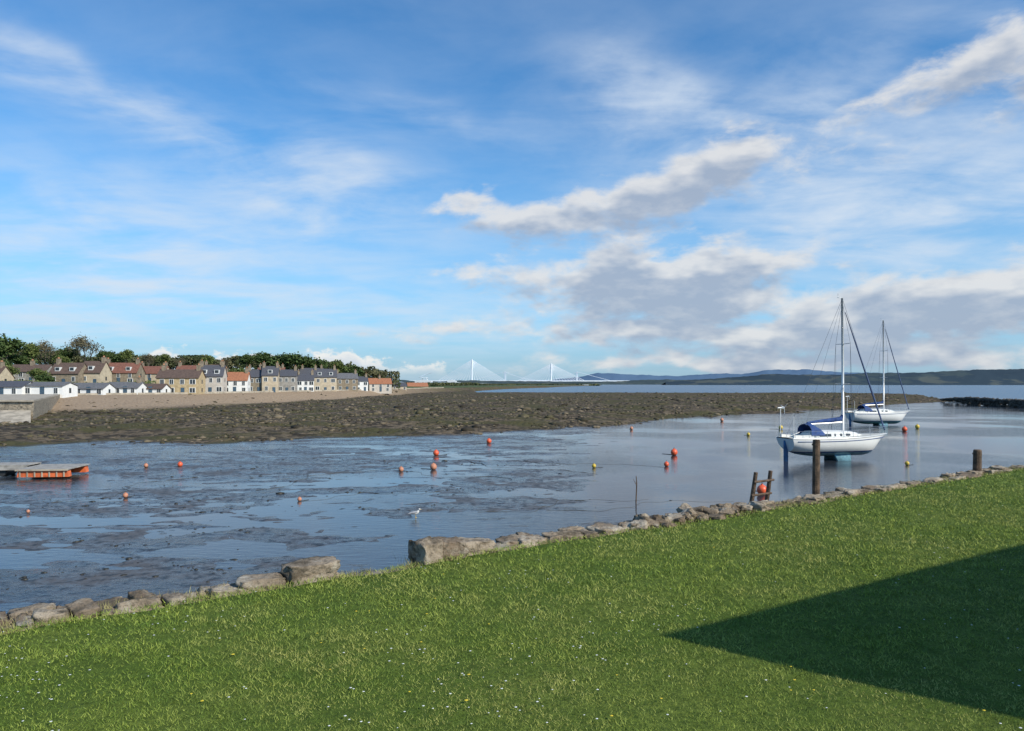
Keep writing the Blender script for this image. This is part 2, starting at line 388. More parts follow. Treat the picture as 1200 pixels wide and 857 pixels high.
def flowers(name,n,mat,r0,seed,thr):
    G=Geo(); c=0
    while c<n:
        Y=math.exp(random.uniform(math.log(5),math.log(22))); x=random.uniform(-.75,.75)*Y
        t=(x-P0[0])*N[0]+(Y-P0[1])*N[1]
        if t<.2: continue
        if float(fbm(np.array(x*.6),np.array(Y*.6),seed,3))<thr: 
            if random.random()>.12: continue
        zc=float(lawn_z(x,Y))+random.uniform(.02,.04); r=r0*random.uniform(.6,1.2); k=8
        V=[(x,Y,zc+r*.25)]+[(x+math.cos(j*6.283/k)*r,Y+math.sin(j*6.283/k)*r,zc) for j in range(k)]
        G.add(V,[(0,1+j,1+(j+1)%k) for j in range(k)]); c+=1
    return G.obj(name,mat)
m_white=simple('white_petals',(.70,.70,.66),.6,.05); m_yel=simple('yellow_petals',(.70,.52,.03),.6,.1)
flowers('daisies',420,m_white,.010,81,.55); flowers('dandelions',38,m_yel,.014,83,.58)

# ------------------------------------------------------------ sea wall with coping stones
m_stone,nt,b=new_mat('weathered_stone'); p=geo_pos(nt)
a1=nt.noise(p,2.3,6,.65); a2=nt.noise(p,14,6,.7); r=nt.attr('rnd')
c=nt.mix(nt.ramp(r,0,1),(.19,.14,.095),(.38,.31,.23)); c=nt.mix(nt.ramp(a1,.5,.68),c,(.45,.40,.32)); c=nt.mix(nt.ramp(a1,.5,.34),c,(.12,.095,.065))
c=nt.mix(nt.ramp(a2,.50,.68,0,.75),c,(.07,.06,.042))
nt.set(b.inputs['Base Color'],c); b.inputs['Roughness'].default_value=.9; b.inputs['Specular IOR Level'].default_value=.2
nt.set(b.inputs['Normal'],nt.bump(nt.m('ADD',nt.m('MULTIPLY',a1,.06),nt.m('MULTIPLY',a2,.05)),1,1))
def masonry(name,c1,c2,c3,sc):
    m,nt,b=new_mat(name); p=geo_pos(nt)
    vv=nt.voro(nt.mapping(p,(0,0,0),(0,0,0),(1,1,1.8)),sc,'DISTANCE_TO_EDGE'); a1=nt.noise(p,1.2,5,.6)
    c=nt.mix(nt.ramp(a1,.3,.7),c1,c2); c=nt.mix(nt.ramp(vv,.0,.06,1,0),c,c3)
    nt.set(b.inputs['Base Color'],c); b.inputs['Roughness'].default_value=.9; nt.set(b.inputs['Normal'],nt.bump(vv,.6,.2)); return m
m_wall=masonry('sea_wall_masonry',(.10,.085,.065),(.24,.2,.155),(.05,.045,.035),2.2)
m_quay=masonry('quay_masonry',(.20,.165,.12),(.36,.30,.22),(.10,.085,.065),1.1)
def cubegrid(nsub=3):
    bm=bmesh.new(); bmesh.ops.create_cube(bm,size=2); bmesh.ops.subdivide_edges(bm,edges=bm.edges[:],cuts=nsub,use_grid_fill=True)
    v=np.array([q.co[:] for q in bm.verts]); f=np.array([[w.index for w in q.verts] for q in bm.faces]); bm.free(); return v,f
cv,cf=cubegrid(9)
SV=[];SF=[];SR=[];NVS=[0]
def stone(c,dims,rot,tilt=(0,0),rough=.13,rd=.18):
    v=cv.copy(); L=np.linalg.norm(v,axis=1,keepdims=True); v=v*(1-rd)+v/L*1.25*rd
    s0=rng.random()*50; o=v.copy()
    for ax in range(3):
        q=o[:,(ax+1)%3]; w_=o[:,(ax+2)%3]; e=o[:,ax]
        v[:,ax]+= (fbm(q*1.2+s0+ax*7,w_*1.2+e*.8+s0*1.7,70+ax,3)-.5)*rough*3.8+(fbm(q*4.5+s0+e*3,w_*4.5+s0,75+ax,2)-.5)*.18
    v=v*np.array(dims)/2
    M=Matrix.Rotation(rot,3,'Z')@Matrix.Rotation(tilt[0],3,'X')@Matrix.Rotation(tilt[1],3,'Y'); v=v@np.array(M).T+np.array(c)
    SV.append(v); SF.append(cf+NVS[0]); NVS[0]+=len(v); SR.append(np.full(len(v),rng.random()))
ang=math.atan2(D[1],D[0])
wall=empty('stone_sea_wall')
def run_stones(s0,s1,lmin,lmax,wd,ht,t0,gap=.02,drop=0.,skip=0.):
    s=s0
    while s<s1:
        L=rng.uniform(lmin,lmax)
        if rng.random()>skip:
            w_=wd*rng.uniform(.7,1.3); h_=ht*rng.uniform(.4,1.5)
            c=LW(s+L/2,t0+rng.normal(0,.06),GRASS-drop+h_*.5-.10)
            stone(c,(L,w_,h_+.12),ang+rng.normal(0,.14),(rng.normal(0,.07),rng.normal(0,.07)),rough=.18)
        s+=L+gap
run_stones(-14,3.0,.15,.6,.30,.08,-.12,drop=.02,skip=.16)
run_stones(-14,3.2,.15,.55,.34,.08,-.40,drop=.06,skip=.05)
stone(LW(3.50,-.18,GRASS+.04),(.72,.42,.30),ang+.05,rough=.14,rd=.1)
stone(LW(2.85,-.22,GRASS-.03),(.55,.40,.20),ang-.04,rough=.14)
stone(LW(5.25,-.10,GRASS+.08),(.40,.42,.38),ang+.15,rough=.17,rd=.3)
stone(LW(5.68,-.20,GRASS+.06),(.46,.45,.32),ang-.1,(.05,.05),rough=.17,rd=.25)
stone(LW(6.2,-.26,GRASS+.03),(.55,.42,.24),ang,(.0,.08),rough=.16)
run_stones(6.5,10.,.25,.7,.34,.09,-.16,drop=.01,skip=.08)
run_stones(6.5,10.,.2,.45,.32,.09,-.46,drop=.03)
s=9.6
while s<13.2:
    L=rng.uniform(.10,.24); stone(LW(s,rng.normal(-.22,.14),GRASS+rng.uniform(-.04,.05)),(L*1.6,L*1.1,L*.7),rng.random()*3,(rng.normal(0,.3),rng.normal(0,.3)),rough=.2,rd=.3); s+=.075
run_stones(13.,40,.25,.7,.34,.08,-.12,drop=.01,skip=.2)
run_stones(13.,40,.2,.5,.32,.09,-.42,drop=.05,skip=.15)
o=np_mesh('coping_stones',np.concatenate(SV),np.concatenate(SF),m_stone,smooth=False,parent=wall)
at=o.data.attributes.new('rnd','FLOAT','POINT'); at.data.foreach_set('value',np.concatenate(SR).astype(np.float32))
S_=np.linspace(-40,110,300); V=[]
for s in S_:
    e=(float(fbm(np.array(s*1.3),np.array(3.),62,3))-.5)*.25
    for (t,zc) in((.25,GRASS-.09),(-.30+e,GRASS-.10),(-.62+e*.5,GRASS-.22),(-.80,GRASS-1.2),(-1.25,-.6)): V.append(LW(s,t,zc))
Fc=[]
for i in range(len(S_)-1):
    for j in range(4): a=i*5+j; Fc.append((a,a+1,a+6,a+5))
mesh_obj('wall_face',V,Fc,m_wall,wall)
m_dry=simple('dry_grass',(.30,.27,.11),.8,.3,6,world=True)
V=[];Fc=[]
for i in range(18000):
    s=rng.uniform(-8,30); t=rng.normal(.02,.07) if rng.random()<.65 else rng.normal(-.24,.09)
    if float(vnoise(np.array(s*2.),np.array(t*4.),5))<.35: continue
    if 4.0<s<4.95: t=abs(t)
    x,y,_=LW(s,t); zc=float(GRASS-.06); a=rng.random()*6.28; w_=.0045; h_=rng.uniform(.05,.12)
    b0=len(V); V+=[(x-math.cos(a)*w_,y-math.sin(a)*w_,zc),(x+math.cos(a)*w_,y+math.sin(a)*w_,zc),(x+rng.normal(0,.04),y+rng.normal(0,.04),zc+h_)]; Fc.append((b0,b0+1,b0+2))
np_mesh('dry_grass',V,Fc,m_dry)
n=1500; s_=rng.uniform(-10,30,n); t_=-1.3-np.abs(rng.normal(0,1.6,n)); xs=P0[0]+D[0]*s_+N[0]*t_; ys=P0[1]+D[1]*s_+N[1]*t_
scatter_rocks('wall_rubble',np.stack([xs,ys,rng.uniform(-.02,.08,n)],-1),rng.gamma(2,.07,n)+.04,m_peb,.6)

# ------------------------------------------------------------ timber posts and ladder
m_timber=simple('weathered_timber',(.10,.065,.042),.85,.45,9,.6)
def post(px,pyt,pyb,wd):
    s=sof(px); x,y,_=LW(s,-.25); zt=EYE-(pyt-450)/F*y; g=GRASS-.3
    G=Geo(); n=10; G.tube([(0,0,g-.8),(0,0,g+.4),(.01,0,zt-.03),(.01,0,zt)],[wd*.5,wd*.5,wd*.47,wd*.40],n)
    G.tube([(0,0,zt-.14),(.0,0,zt-.10)],[wd*.53,wd*.53],n)
    G.obj('timber_mooring_post',m_timber,loc=(x,y,0))
post(968,515,580,.17); post(1156,527,549,.24)
lad=empty('timber_ladder',LW(sof(930),-.75,0),ang)
G=Geo()
for xx in(-.28,.28): G.tube([(xx,.75,-.1),(xx,.1,GRASS+.1),(xx*.96,.02,GRASS+.62)],[.05,.05,.045],8)
G.obj('stringers',m_timber,lad)
G=Geo()
for i in range(12): G.tube([(-.36,.72-.065*i,.3+i*.31),(.36,.72-.065*i,.3+i*.31)],.028,6)
G.obj('rungs',m_timber,lad)

# ------------------------------------------------------------ off-frame house casting the lawn shadow
Hh=5.6; L=Hh/math.tan(SUN_EL); tip=np.array([1.5,7.84]); base=tip+np.array([hx,hy])*L
e1=np.array([6.7,4.4]); e1/=np.linalg.norm(e1); e2=np.array([.80,-.62]); e2/=np.linalg.norm(e2)
c0=base; c1_=base+e1*16; c2_=base+e1*16+e2*8; c3_=base+e2*8
hs=empty('rendered_house')
m_rend=simple('cream_render',(.6,.56,.48),.85,.1,2,.2,world=True); m_slate=simple('slate_roof',(.075,.075,.085),.6,.3,5,.3,world=True)
m_glass,nt,b=new_mat('window_glass'); nt.set(b.inputs['Base Color'],nt.mix(nt.noise(obj_pos(nt),1.5,2),(.02,.025,.03),(.05,.06,.07))); b.inputs['Roughness'].default_value=.08
m_wpaint=simple('white_paint',(.70,.70,.67),.5,.05,4)
V=[(*c,zq) for zq in(GRASS-.3,GRASS+Hh) for c in(c0,c1_,c2_,c3_)]
mesh_obj('walls',V,[(0,1,5,4),(1,2,6,5),(2,3,7,6),(3,0,4,7),(4,5,6,7)],m_rend,hs)
G=Geo()
for i in range(4):
    for zc in(1.5,4.2):
        q=c0+e1*(2.5+i*3.6)-np.array([-e1[1],e1[0]])*-.03
        G.box((q[0],q[1],GRASS+zc),(1.1,.10,1.3),math.atan2(e1[1],e1[0]))
G.obj('windows',m_glass,hs)

# ------------------------------------------------------------ quay at left
m_conc=simple('quay_stone',(.36,.31,.24),.9,.3,.8,.4,world=True)
q=[(PX(38,115),115),(PX(72,190),190),(-330,200),(-330,115)]
V=[(x,y,-.5) for x,y in q]+[(x+.0,y+.4,3.2) for x,y in q]
qu=empty('stone_quay'); mesh_obj('quay_body',V,[(0,1,5,4),(1,2,6,5),(2,3,7,6),(3,0,4,7),(4,5,6,7)],m_quay,qu)
V=[(x+(.15 if i<2 else 0),y+(.0 if i in(0,3) else .2),zq) for zq in(3.205,3.45) for i,(x,y) in enumerate(q)]
mesh_obj('quay_cap',V,[(0,1,5,4),(1,2,6,5),(2,3,7,6),(3,0,4,7),(4,5,6,7),(3,2,1,0)],m_conc,qu)
V=[(PX(-60,105),105,.2),(PX(36,108),108,.2),(PX(36,114.9),114.9,1.9),(PX(-60,114.9),114.9,2.0)]
mesh_obj('quay_ramp',V,[(0,1,2,3)],m_conc,qu)

# ------------------------------------------------------------ houses
walls={'cream':simple('wall_cream',(.46,.38,.27),.9,.15,1),'white':simple('wall_white',(.72,.71,.68),.85,.06,1),'stone':simple('wall_stone',(.23,.185,.13),.9,.3,1.5),
 'grey':simple('wall_grey',(.28,.26,.23),.9,.2,1),'sand':simple('wall_sandstone',(.43,.33,.19),.9,.2,1.2),'pink':simple('wall_pale',(.48,.43,.37),.9,.1,1)}
roofs={'slate':m_slate,'red':simple('roof_red_tile',(.18,.075,.05),.8,.25,2,.3,world=True),'orange':simple('roof_orange_tile',(.32,.13,.065),.8,.2,2,.3,world=True),
 'brown':simple('roof_brown_tile',(.10,.065,.05),.85,.25,2,.3,world=True),'grey':simple('roof_grey',(.12,.12,.125),.8,.25,2,.2,world=True)}
m_pot=simple('chimney_pot',(.35,.17,.09),.8,.2); m_door=simple('door_paint',(.05,.09,.13),.5,.3)
def house(name,x,y,zb,w,dp,h,rh,rot,wall_,roof_,storeys=2,nw=3,chim=(.08,.92),dormer=0,door=True):
    e=empty(name,(x,y,zb),rot); hw=w/2
    V=[(-hw,-dp/2,-1),(hw,-dp/2,-1),(hw,dp/2,-1),(-hw,dp/2,-1),(-hw,-dp/2,h),(hw,-dp/2,h),(hw,dp/2,h),(-hw,dp/2,h),(-hw,0,h+rh-.05),(hw,0,h+rh-.05)]
    mesh_obj('walls',V,[(0,1,5,4),(2,3,7,6),(1,2,6,9,5),(3,0,4,8,7),(4,5,9,8),(6,7,8,9)],walls[wall_],e)
    ov=.3; sl_=rh/(dp/2); G=Geo()
    for sg in(-1,1):
        y0=sg*(dp/2+ov); z0=h-ov*sl_; V=[]
        for xx in(-hw-.2,hw+.2):
            V+=[(xx,y0,z0+.06),(xx,0,h+rh+.06),(xx,0,h+rh+.28),(xx,y0,z0+.26)]
        G.add(V,[(0,1,2,3),(7,6,5,4),(0,4,5,1),(3,2,6,7),(0,3,7,4),(1,5,6,2)])
    G.obj('roof',roofs[roof_],e)
    G=Geo(); Gf=Geo(); sh_=h/storeys
    for st in range(storeys):
        for i in range(nw):
            xx=-hw+w*(i+.5)/nw+random.uniform(-.25,.25); zc=sh_*(st+.55)
            if st==0 and door and i==nw//2: continue
            ww=random.choice((.9,1.1,1.1,1.6))
            Gf.box((xx,-dp/2-.03,zc),(ww+.15,.10,1.5)); G.box((xx-ww*.24,-dp/2-.075,zc),(ww*.40,.06,1.3)); G.box((xx+ww*.24,-dp/2-.075,zc),(ww*.40,.06,1.3))
    for sg in(-1,1):
        for st in range(storeys): G.box((sg*(hw+.02),0,sh_*(st+.55)),(.08,.9,1.2))
    if dormer:
        for i in range(dormer):
            xx=-hw+w*(i+.5)/dormer; Gf.box((xx,-dp/2*.62,h+rh*.42),(1.5,dp*.22,1.3)); G.box((xx,-dp/2*.62-dp*.11-.03,h+rh*.45),(1.1,.06,.9))
    Gf.obj('window_frames',m_wpaint,e); G.obj('windows',m_glass,e)
    if door:
        G=Geo(); G.box((-hw+w*(nw//2+.5)/nw,-dp/2-.04,1.05),(1.0,.10,2.1)); G.obj('door',m_door,e)
    if chim:
        G=Geo(); Gp=Geo()
        for cxx in chim:
            xx=-hw+w*cxx; G.box((xx,0,h+rh+.45),(.9,1.5,1.9)); G.box((xx,0,h+rh+1.45),(1.05,1.65,.14))
            for k in(-.4,0,.4): Gp.tube([(xx,k,h+rh+1.5),(xx,k,h+rh+2.0)],[.13,.11],6)
        G.obj('chimneys',walls['stone'],e); Gp.obj('chimney_pots',m_pot,e)
    return e
def hp(name,pxl,pxr,Y,pyb,pye,pyr,wall_,roof_,rot=0,**kw):
    zb=EYE-(pyb-450)/F*Y; h=(pyb-pye)/F*Y; rh=(pye-pyr)/F*(Y+4); w=(pxr-pxl)/F*Y
    return house(name,PX((pxl+pxr)/2,Y),Y+4,zb,w,kw.pop('dp',8),h,rh,rot,wall_,roof_,**kw)
hp('white_boathouse',-40,22,178,464,454,448,'white','slate',.05,storeys=1,nw=4,chim=(),dp=7)
hp('white_boathouse',24,70,180,464,453,449,'white','grey',.05,storeys=1,nw=3,chim=(),dp=7)
hp('white_cottage',74,118,196,463,456,450,'white','grey',.05,storeys=1,nw=4,chim=(),dp=7)
hp('white_cottage',121,158,204,462,455,449,'white','grey',.08,storeys=1,nw=4,chim=(.9,),dp=7)
hp('white_cottage',160,187,210,462,456,451,'white','brown',.05,storeys=1,nw=3,chim=(),dp=6)
hp('tiled_house',57,90,236,452,438,426,'stone','brown',.06,storeys=1,nw=3,dormer=2,chim=(.1,))
hp('tiled_house',92,116,240,452,437,424,'cream','brown',.06,storeys=1,nw=2,dormer=1,chim=(.9,))
hp('tiled_house',-60,-4,226,458,443,430,'cream','brown',.0,nw=4)
hp('tiled_house',8,50,245,450,436,428,'grey','brown',.1,nw=4,chim=(.5,))
hp('tiled_house',117,157,250,450,437,426,'stone','red',.12,nw=3,dormer=2)
hp('tiled_house',158,190,262,450,438,430,'cream','red',.1,nw=3)
hp('sandstone_house',182,229,219,463,443,434,'sand','brown',.14,nw=4)
hp('terraced_house',229,257,234,462,441,429,'pink','slate',.2,nw=3,dormer=2)
hp('white_house',258,286,246,461,446,437,'white','orange',.2,nw=3)
hp('terraced_house',287,304,262,461,442,434,'stone','slate',.24,nw=2)
hp('terraced_house',304,322,262,461,440,430,'cream','slate',.24,nw=2,dormer=1)
hp('terraced_house',322,344,276,461,441,434,'grey','slate',.24,nw=3)
hp('white_house',345,364,290,460,446,439,'white','slate',.28,nw=3)
hp('terraced_house',365,391,306,460,442,433,'cream','slate',.28,nw=3,dormer=2)
hp('terraced_house',391,416,325,459,444,438,'stone','grey',.3,nw=3)
hp('white_house',414,428,345,459,447,442,'white','slate',.3,nw=2)
hp('tiled_house',430,456,352,459,450,444,'pink','orange',.3,nw=3,chim=(.5,))
hp('white_cottage',457,474,420,458,453,449,'cream','slate',.3,storeys=1,nw=3,chim=())
hp('tiled_house',236,256,300,446,436,428,'stone','brown',.2,nw=3)
hp('tiled_house',204,232,290,447,437,429,'cream','red',.1,nw=3)
hp('tiled_house',300,330,330,446,438,431,'pink','red',.2,nw=3)
hp('tiled_house',350,376,350,447,440,432,'stone','slate',.2,nw=3)
hp('white_cottage',476,500,560,458,453,449,'cream','orange',.3,storeys=1,nw=3,chim=())
V=[];Fc=[]; pp=np.linspace(60,520,90)
for i,px in enumerate(pp):
    Y=np.interp(px,Yh_px,Yh_v)-6; zt=3.5
    for (dy_,zq) in((0,1.0),(0,zt),(.5,zt),(.5,1.)): V.append((PX(px,Y),Y+dy_,zq))
for i in range(len(pp)-1):
    for j in range(3): a=i*4+j; Fc.append((a,a+1,a+5,a+4))
mesh_obj('promenade_wall',V,Fc,m_conc)

# ------------------------------------------------------------ trees
m_bark=simple('bark',(.085,.07,.055),.9,.3,2)
def leafmat(name,c1,c2,world=False):
    m,nt,b=new_mat(name); p=geo_pos(nt) if world else obj_pos(nt)
    c=nt.mix(nt.ramp(nt.noise(p,.12 if world else .45,4,.65),.35,.65),c1,c2); nt.set(b.inputs['Base Color'],c); b.inputs['Roughness'].default_value=.7; b.inputs['Specular IOR Level'].default_value=.15
    return m
m_leafd=leafmat('foliage_dark',(.035,.062,.020),(.085,.12,.038)); m_leafl=leafmat('foliage_spring',(.075,.11,.03),(.15,.17,.055)); m_leafb=leafmat('foliage_budding',(.085,.072,.045),(.15,.13,.075))
m_mass=leafmat('foliage_mixed',(.035,.058,.022),(.13,.12,.06),True)
def tree_mesh(name,Ht,crown,nleaf,lsz,mat,seed,sparse=False):
    r=random.Random(seed); G=Geo(); tips=[]
    def br(p,d,L,rad,lev):
        pts=[p]; q=p.copy(); dd=d.copy()
        for i in range(3):
            dd=(dd+Vector((r.gauss(0,.16),r.gauss(0,.16),.06))).normalized(); q=q+dd*L/3; pts.append(q.copy())
        G.tube(pts,[rad,rad*.82,rad*.66,rad*.5],6 if lev<2 else 4)
        tips.append((pts[-1],lev)); tips.append((pts[2],lev))
        if lev<(4 if sparse else 3):
            for k in range(r.choice((3,4) if lev<2 else (2,3))):
                a=r.random()*6.28; sp=r.uniform(.45,.95)*crown
                nd=(dd+Vector((math.cos(a)*sp,math.sin(a)*sp,r.uniform(-.1,.35)))).normalized()
                br(pts[r.choice((2,3,3))],nd,L*r.uniform(.58,.8),rad*.5,lev+1)
    br(Vector((0,0,-.5)),Vector((0,0,1)),Ht*.36,Ht*.028,0)
    nv=len(G.F)
    tp=[t for t,l in tips if l>=2]; V=[];Fc=[]
    for i in range(nleaf):
        c=r.choice(tp); s=Ht*.055; p=c+Vector((r.gauss(0,s),r.gauss(0,s),r.gauss(0,s*.8)))
        a=Vector((r.gauss(0,1),r.gauss(0,1),r.gauss(0,1))).normalized(); b_=a.cross(Vector((r.gauss(0,1),r.gauss(0,1),r.gauss(0,1)))).normalized(); z_=lsz*r.uniform(.6,1.4)
        k=len(V); V+=[p-a*z_-b_*z_*.5,p+a*z_-b_*z_*.4,p+a*z_*.4+b_*z_,p-a*z_*.7+b_*z_*.8]; Fc.append((k,k+1,k+2,k+3))
    G.add(V,Fc); me=bpy.data.meshes.new(name); me.from_pydata(G.V,[],G.F); me.materials.append(m_bark); me.materials.append(mat)
    mi=np.zeros(len(G.F),dtype=np.int32); mi[nv:]=1; me.polygons.foreach_set('material_index',mi); me.update()
    return me,max(v[2] for v in G.V)
T=[tree_mesh('tree_dark_a',12,.9,3600,.28,m_leafd,1),tree_mesh('tree_dark_b',12,1.1,3200,.30,m_leafd,2),tree_mesh('tree_spring_a',12,1.0,2600,.26,m_leafl,3),
   tree_mesh('tree_spring_b',12,.9,2400,.26,m_leafl,4),tree_mesh('tree_bare_a',12,1.0,1500,.17,m_leafb,5,sparse=True),tree_mesh('tree_bare_b',12,.8,1400,.17,m_leafb,6,sparse=True)]
def tree(px,Y,pyt,k,pyb=None,name='deciduous_tree',wide=1.):
    x=PX(px,Y); zg=ground_z(x,Y); zt=EYE+(450-pyt)/F*Y; sc=max((zt-zg)/(T[k][1]*.97),.3)
    o=bpy.data.objects.new(name,T[k][0]); o.location=(x,Y,zg); o.scale=(sc*wide,sc*wide,sc); o.rotation_euler=(0,0,random.random()*6.28); link(o); return o
for px,Y,pyt,k,wd in [(12,268,392,0,1.2),(-25,262,390,1,1.2),(-60,265,388,0,1.2),(38,290,402,2,1.1),(58,300,397,4,1.1),(104,305,391,4,1.2),(84,310,406,0,1.2),(28,275,415,1,1.5),(128,320,410,1,1.2),(150,325,410,2,1.2),(172,330,414,5,1.2),(196,335,415,2,1.3),(215,335,418,4,1.2),(245,340,417,2,1.3),(268,345,420,5,1.1),
    (288,350,414,0,1.2),(303,352,412,1,1.3),(322,355,415,0,1.2),(340,356,413,1,1.3),(357,360,416,0,1.3),(375,365,419,0,1.2),(392,372,422,2,1.2),(408,380,427,1,1.2),(425,395,432,4,1.2),(442,420,434,2,1.3),(40,232,432,2,1.4),(5,236,428,3,1.3),(232,270,438,3,1.),(275,290,431,3,1.2),(48,226,438,0,1.3),(182,270,434,0,1.),(-8,250,418,0,1.3),(-40,250,420,1,1.3),(68,285,416,2,1.2)]:
    tree(px,Y,pyt,k,wide=wd)
def tree_mass(name,rows,mat,lsz,n):
    V=[];Fc=[]
    for i in range(n):
        px,Y,pyt,spread=random.choice(rows); 
        px+=random.uniform(-spread,spread); Y*=random.uniform(.98,1.03); x=PX(px,Y); zg=ground_z(x,Y); 
        top=(EYE+(450-pyt)/F*Y)-zg; top*=.66+.62*float(fbm(np.array(x/5.),np.array(Y/60.),33,3))
        zc=zg+max(top,.6)*math.sqrt(random.random()); p=Vector((x,Y,zc))
        a=Vector((random.gauss(0,1),random.gauss(0,1),random.gauss(0,1))).normalized(); b_=a.cross(Vector((random.gauss(0,1),random.gauss(0,1),random.gauss(0,1)))).normalized(); s=lsz*random.uniform(.6,1.4)*Y/300
        k=len(V); V+=[p-a*s-b_*s*.5,p+a*s-b_*s*.4,p+a*s*.4+b_*s,p-a*s*.7+b_*s*.8]; Fc.append((k,k+1,k+2,k+3))
    return np_mesh(name,[tuple(v) for v in V],Fc,mat)
tree_mass('tree_line',[(px,330+px*.15,np.interp(px,[-150,0,120,300,380,460],[402,408,418,419,424,436]),16) for px in range(-150,460,14)],m_mass,.38,34000)
tree_mass('hedges',[(px,np.interp(px,Yh_px,Yh_v)+24,446,10) for px in range(-100,470,14)],m_leafl,.25,9000)
tree_mass('distant_trees',[(px,np.interp(px,[460,700],[600,2300]),449 if px<560 else 450.5,12) for px in range(460,700,10)],m_mass,.30,9000)

# ------------------------------------------------------------ far shore, hills
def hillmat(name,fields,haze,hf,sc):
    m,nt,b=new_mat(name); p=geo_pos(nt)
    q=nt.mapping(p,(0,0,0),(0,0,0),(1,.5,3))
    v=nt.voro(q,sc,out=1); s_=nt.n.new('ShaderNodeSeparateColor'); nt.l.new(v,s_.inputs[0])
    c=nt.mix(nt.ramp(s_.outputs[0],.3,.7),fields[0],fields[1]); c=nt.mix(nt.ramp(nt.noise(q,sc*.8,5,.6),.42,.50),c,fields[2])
    c=nt.mix(hf,c,haze); nt.set(b.inputs['Base Color'],c); b.inputs['Roughness'].default_value=1; b.inputs['Specular IOR Level'].default_value=0  # aerial haze is blended into the hill base colour
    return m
def ridge(name,Y,dep,pts,mat,jag=1.):
    n=420; m=14; px=np.linspace(pts[0][0],pts[-1][0],n); py=np.interp(px,[q[0] for q in pts],[q[1] for q in pts])
    V=[]
    for j in range(m):
        f=j/(m-2) if j<m-1 else 1.; Yj=Y+dep*f
        cr=(450-py)/F*(Y+dep)+EYE; k=math.sin(min(f,1)*math.pi/2)**1.2
        x=(px-600)/F*Yj; zz=cr*k*(.8+.4*fbm(px/30,np.full(n,j*.5),5,4)*k)+jag*(Y/890)*(fbm(px/4,np.full(n,j*.7),8,3)-.5)*k*1.6
        if j==0: zz=zz*0-2
        if j==m-1: zz=zz*0-5; Yj=Y+dep*1.3
        V.append(np.stack([x,np.full(n,Yj),zz],-1))
    idx=np.arange(n*m).reshape(m,n); Fq=np.stack([idx[:-1,:-1],idx[:-1,1:],idx[1:,1:],idx[1:,:-1]],-1).reshape(-1,4)
    return np_mesh(name,np.concatenate(V),Fq,mat,smooth=True)
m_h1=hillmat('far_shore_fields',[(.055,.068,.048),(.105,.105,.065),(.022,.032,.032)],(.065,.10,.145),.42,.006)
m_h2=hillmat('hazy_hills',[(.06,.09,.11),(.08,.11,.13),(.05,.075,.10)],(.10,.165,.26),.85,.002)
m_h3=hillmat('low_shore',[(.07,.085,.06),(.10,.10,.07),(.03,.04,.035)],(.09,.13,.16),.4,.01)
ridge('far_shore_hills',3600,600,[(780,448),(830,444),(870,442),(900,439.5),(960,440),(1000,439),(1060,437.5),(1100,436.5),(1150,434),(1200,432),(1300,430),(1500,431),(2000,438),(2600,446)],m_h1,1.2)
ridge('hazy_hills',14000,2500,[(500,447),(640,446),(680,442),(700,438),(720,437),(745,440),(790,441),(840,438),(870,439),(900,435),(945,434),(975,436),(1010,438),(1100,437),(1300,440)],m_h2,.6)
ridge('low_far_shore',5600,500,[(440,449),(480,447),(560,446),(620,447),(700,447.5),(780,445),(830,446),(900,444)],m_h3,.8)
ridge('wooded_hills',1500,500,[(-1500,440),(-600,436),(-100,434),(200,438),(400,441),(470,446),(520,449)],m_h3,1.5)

# ------------------------------------------------------------ bridges
m_bw=simple('bridge_white',(.80,.82,.84),.6,.03,1)
m_bg=simple('bridge_grey',(.62,.68,.74),.6,.03,1)
BY=7000.; k=BY/F
cb=empty('cable_stayed_bridge')
deckz=EYE+(450-446.5)*k
G=Geo(); G.box((PX(612,BY),BY,deckz),(265*k,30,8)); 
for px in range(485,745,12): G.box((PX(px,BY),BY,deckz/2),(6,14,deckz))
G.obj('deck_and_piers',m_bw,cb)
G=Geo(); C=Geo()
for px,pt in((553,421),(646,426)):
    zt=EYE+(450-pt)*k
    G.tube([(PX(px,BY),BY,-2),(PX(px,BY),BY,deckz),(PX(px,BY),BY,zt)],[8,6.5,5],8)
    for sg in(-1,1):
        for i in range(1,12):
            C.tube([(PX(px,BY),BY,zt-6-(11-i)*4),(PX(px,BY)+sg*i*3.6*k,BY,deckz)],1.5,4)
G.obj('towers',m_bw,cb); C.obj('stay_cables',m_bw,cb)
sb=empty('suspension_bridge'); BY2=7900.; k2=BY2/F; dz2=EYE+(450-447)*k2; G=Geo()
for px in(592,676):
    for off in(-12,12): G.tube([(PX(px,BY2)+off*.4,BY2+off,-2),(PX(px,BY2)+off*.4,BY2+off,EYE+(450-436)*k2)],4.5,6)
G.box((PX(634,BY2),BY2,dz2),(190*k2,25,6))
for i in range(40):
    def cz(p):
        if p<592: f=(592-p)/42; return 436+ (447-436)*min(f,1)
        if p>676: f=(p-676)/42; return 436+ (447-436)*min(f,1)
        f=(p-634)/42; return 446-10*f*f
    pa=550+i*4.2; pb=pa+4.2
    G.tube([(PX(pa,BY2),BY2,EYE+(450-cz(pa))*k2),(PX(pb,BY2),BY2,EYE+(450-cz(pb))*k2)],2.0,4)
G.obj('towers_deck_cables',m_bg,sb)
m_shed=simple('shed_cladding',(.60,.62,.63),.7,.1,.05); m_shed2=simple('shed_cladding_blue',(.25,.32,.38),.7,.1,.05)
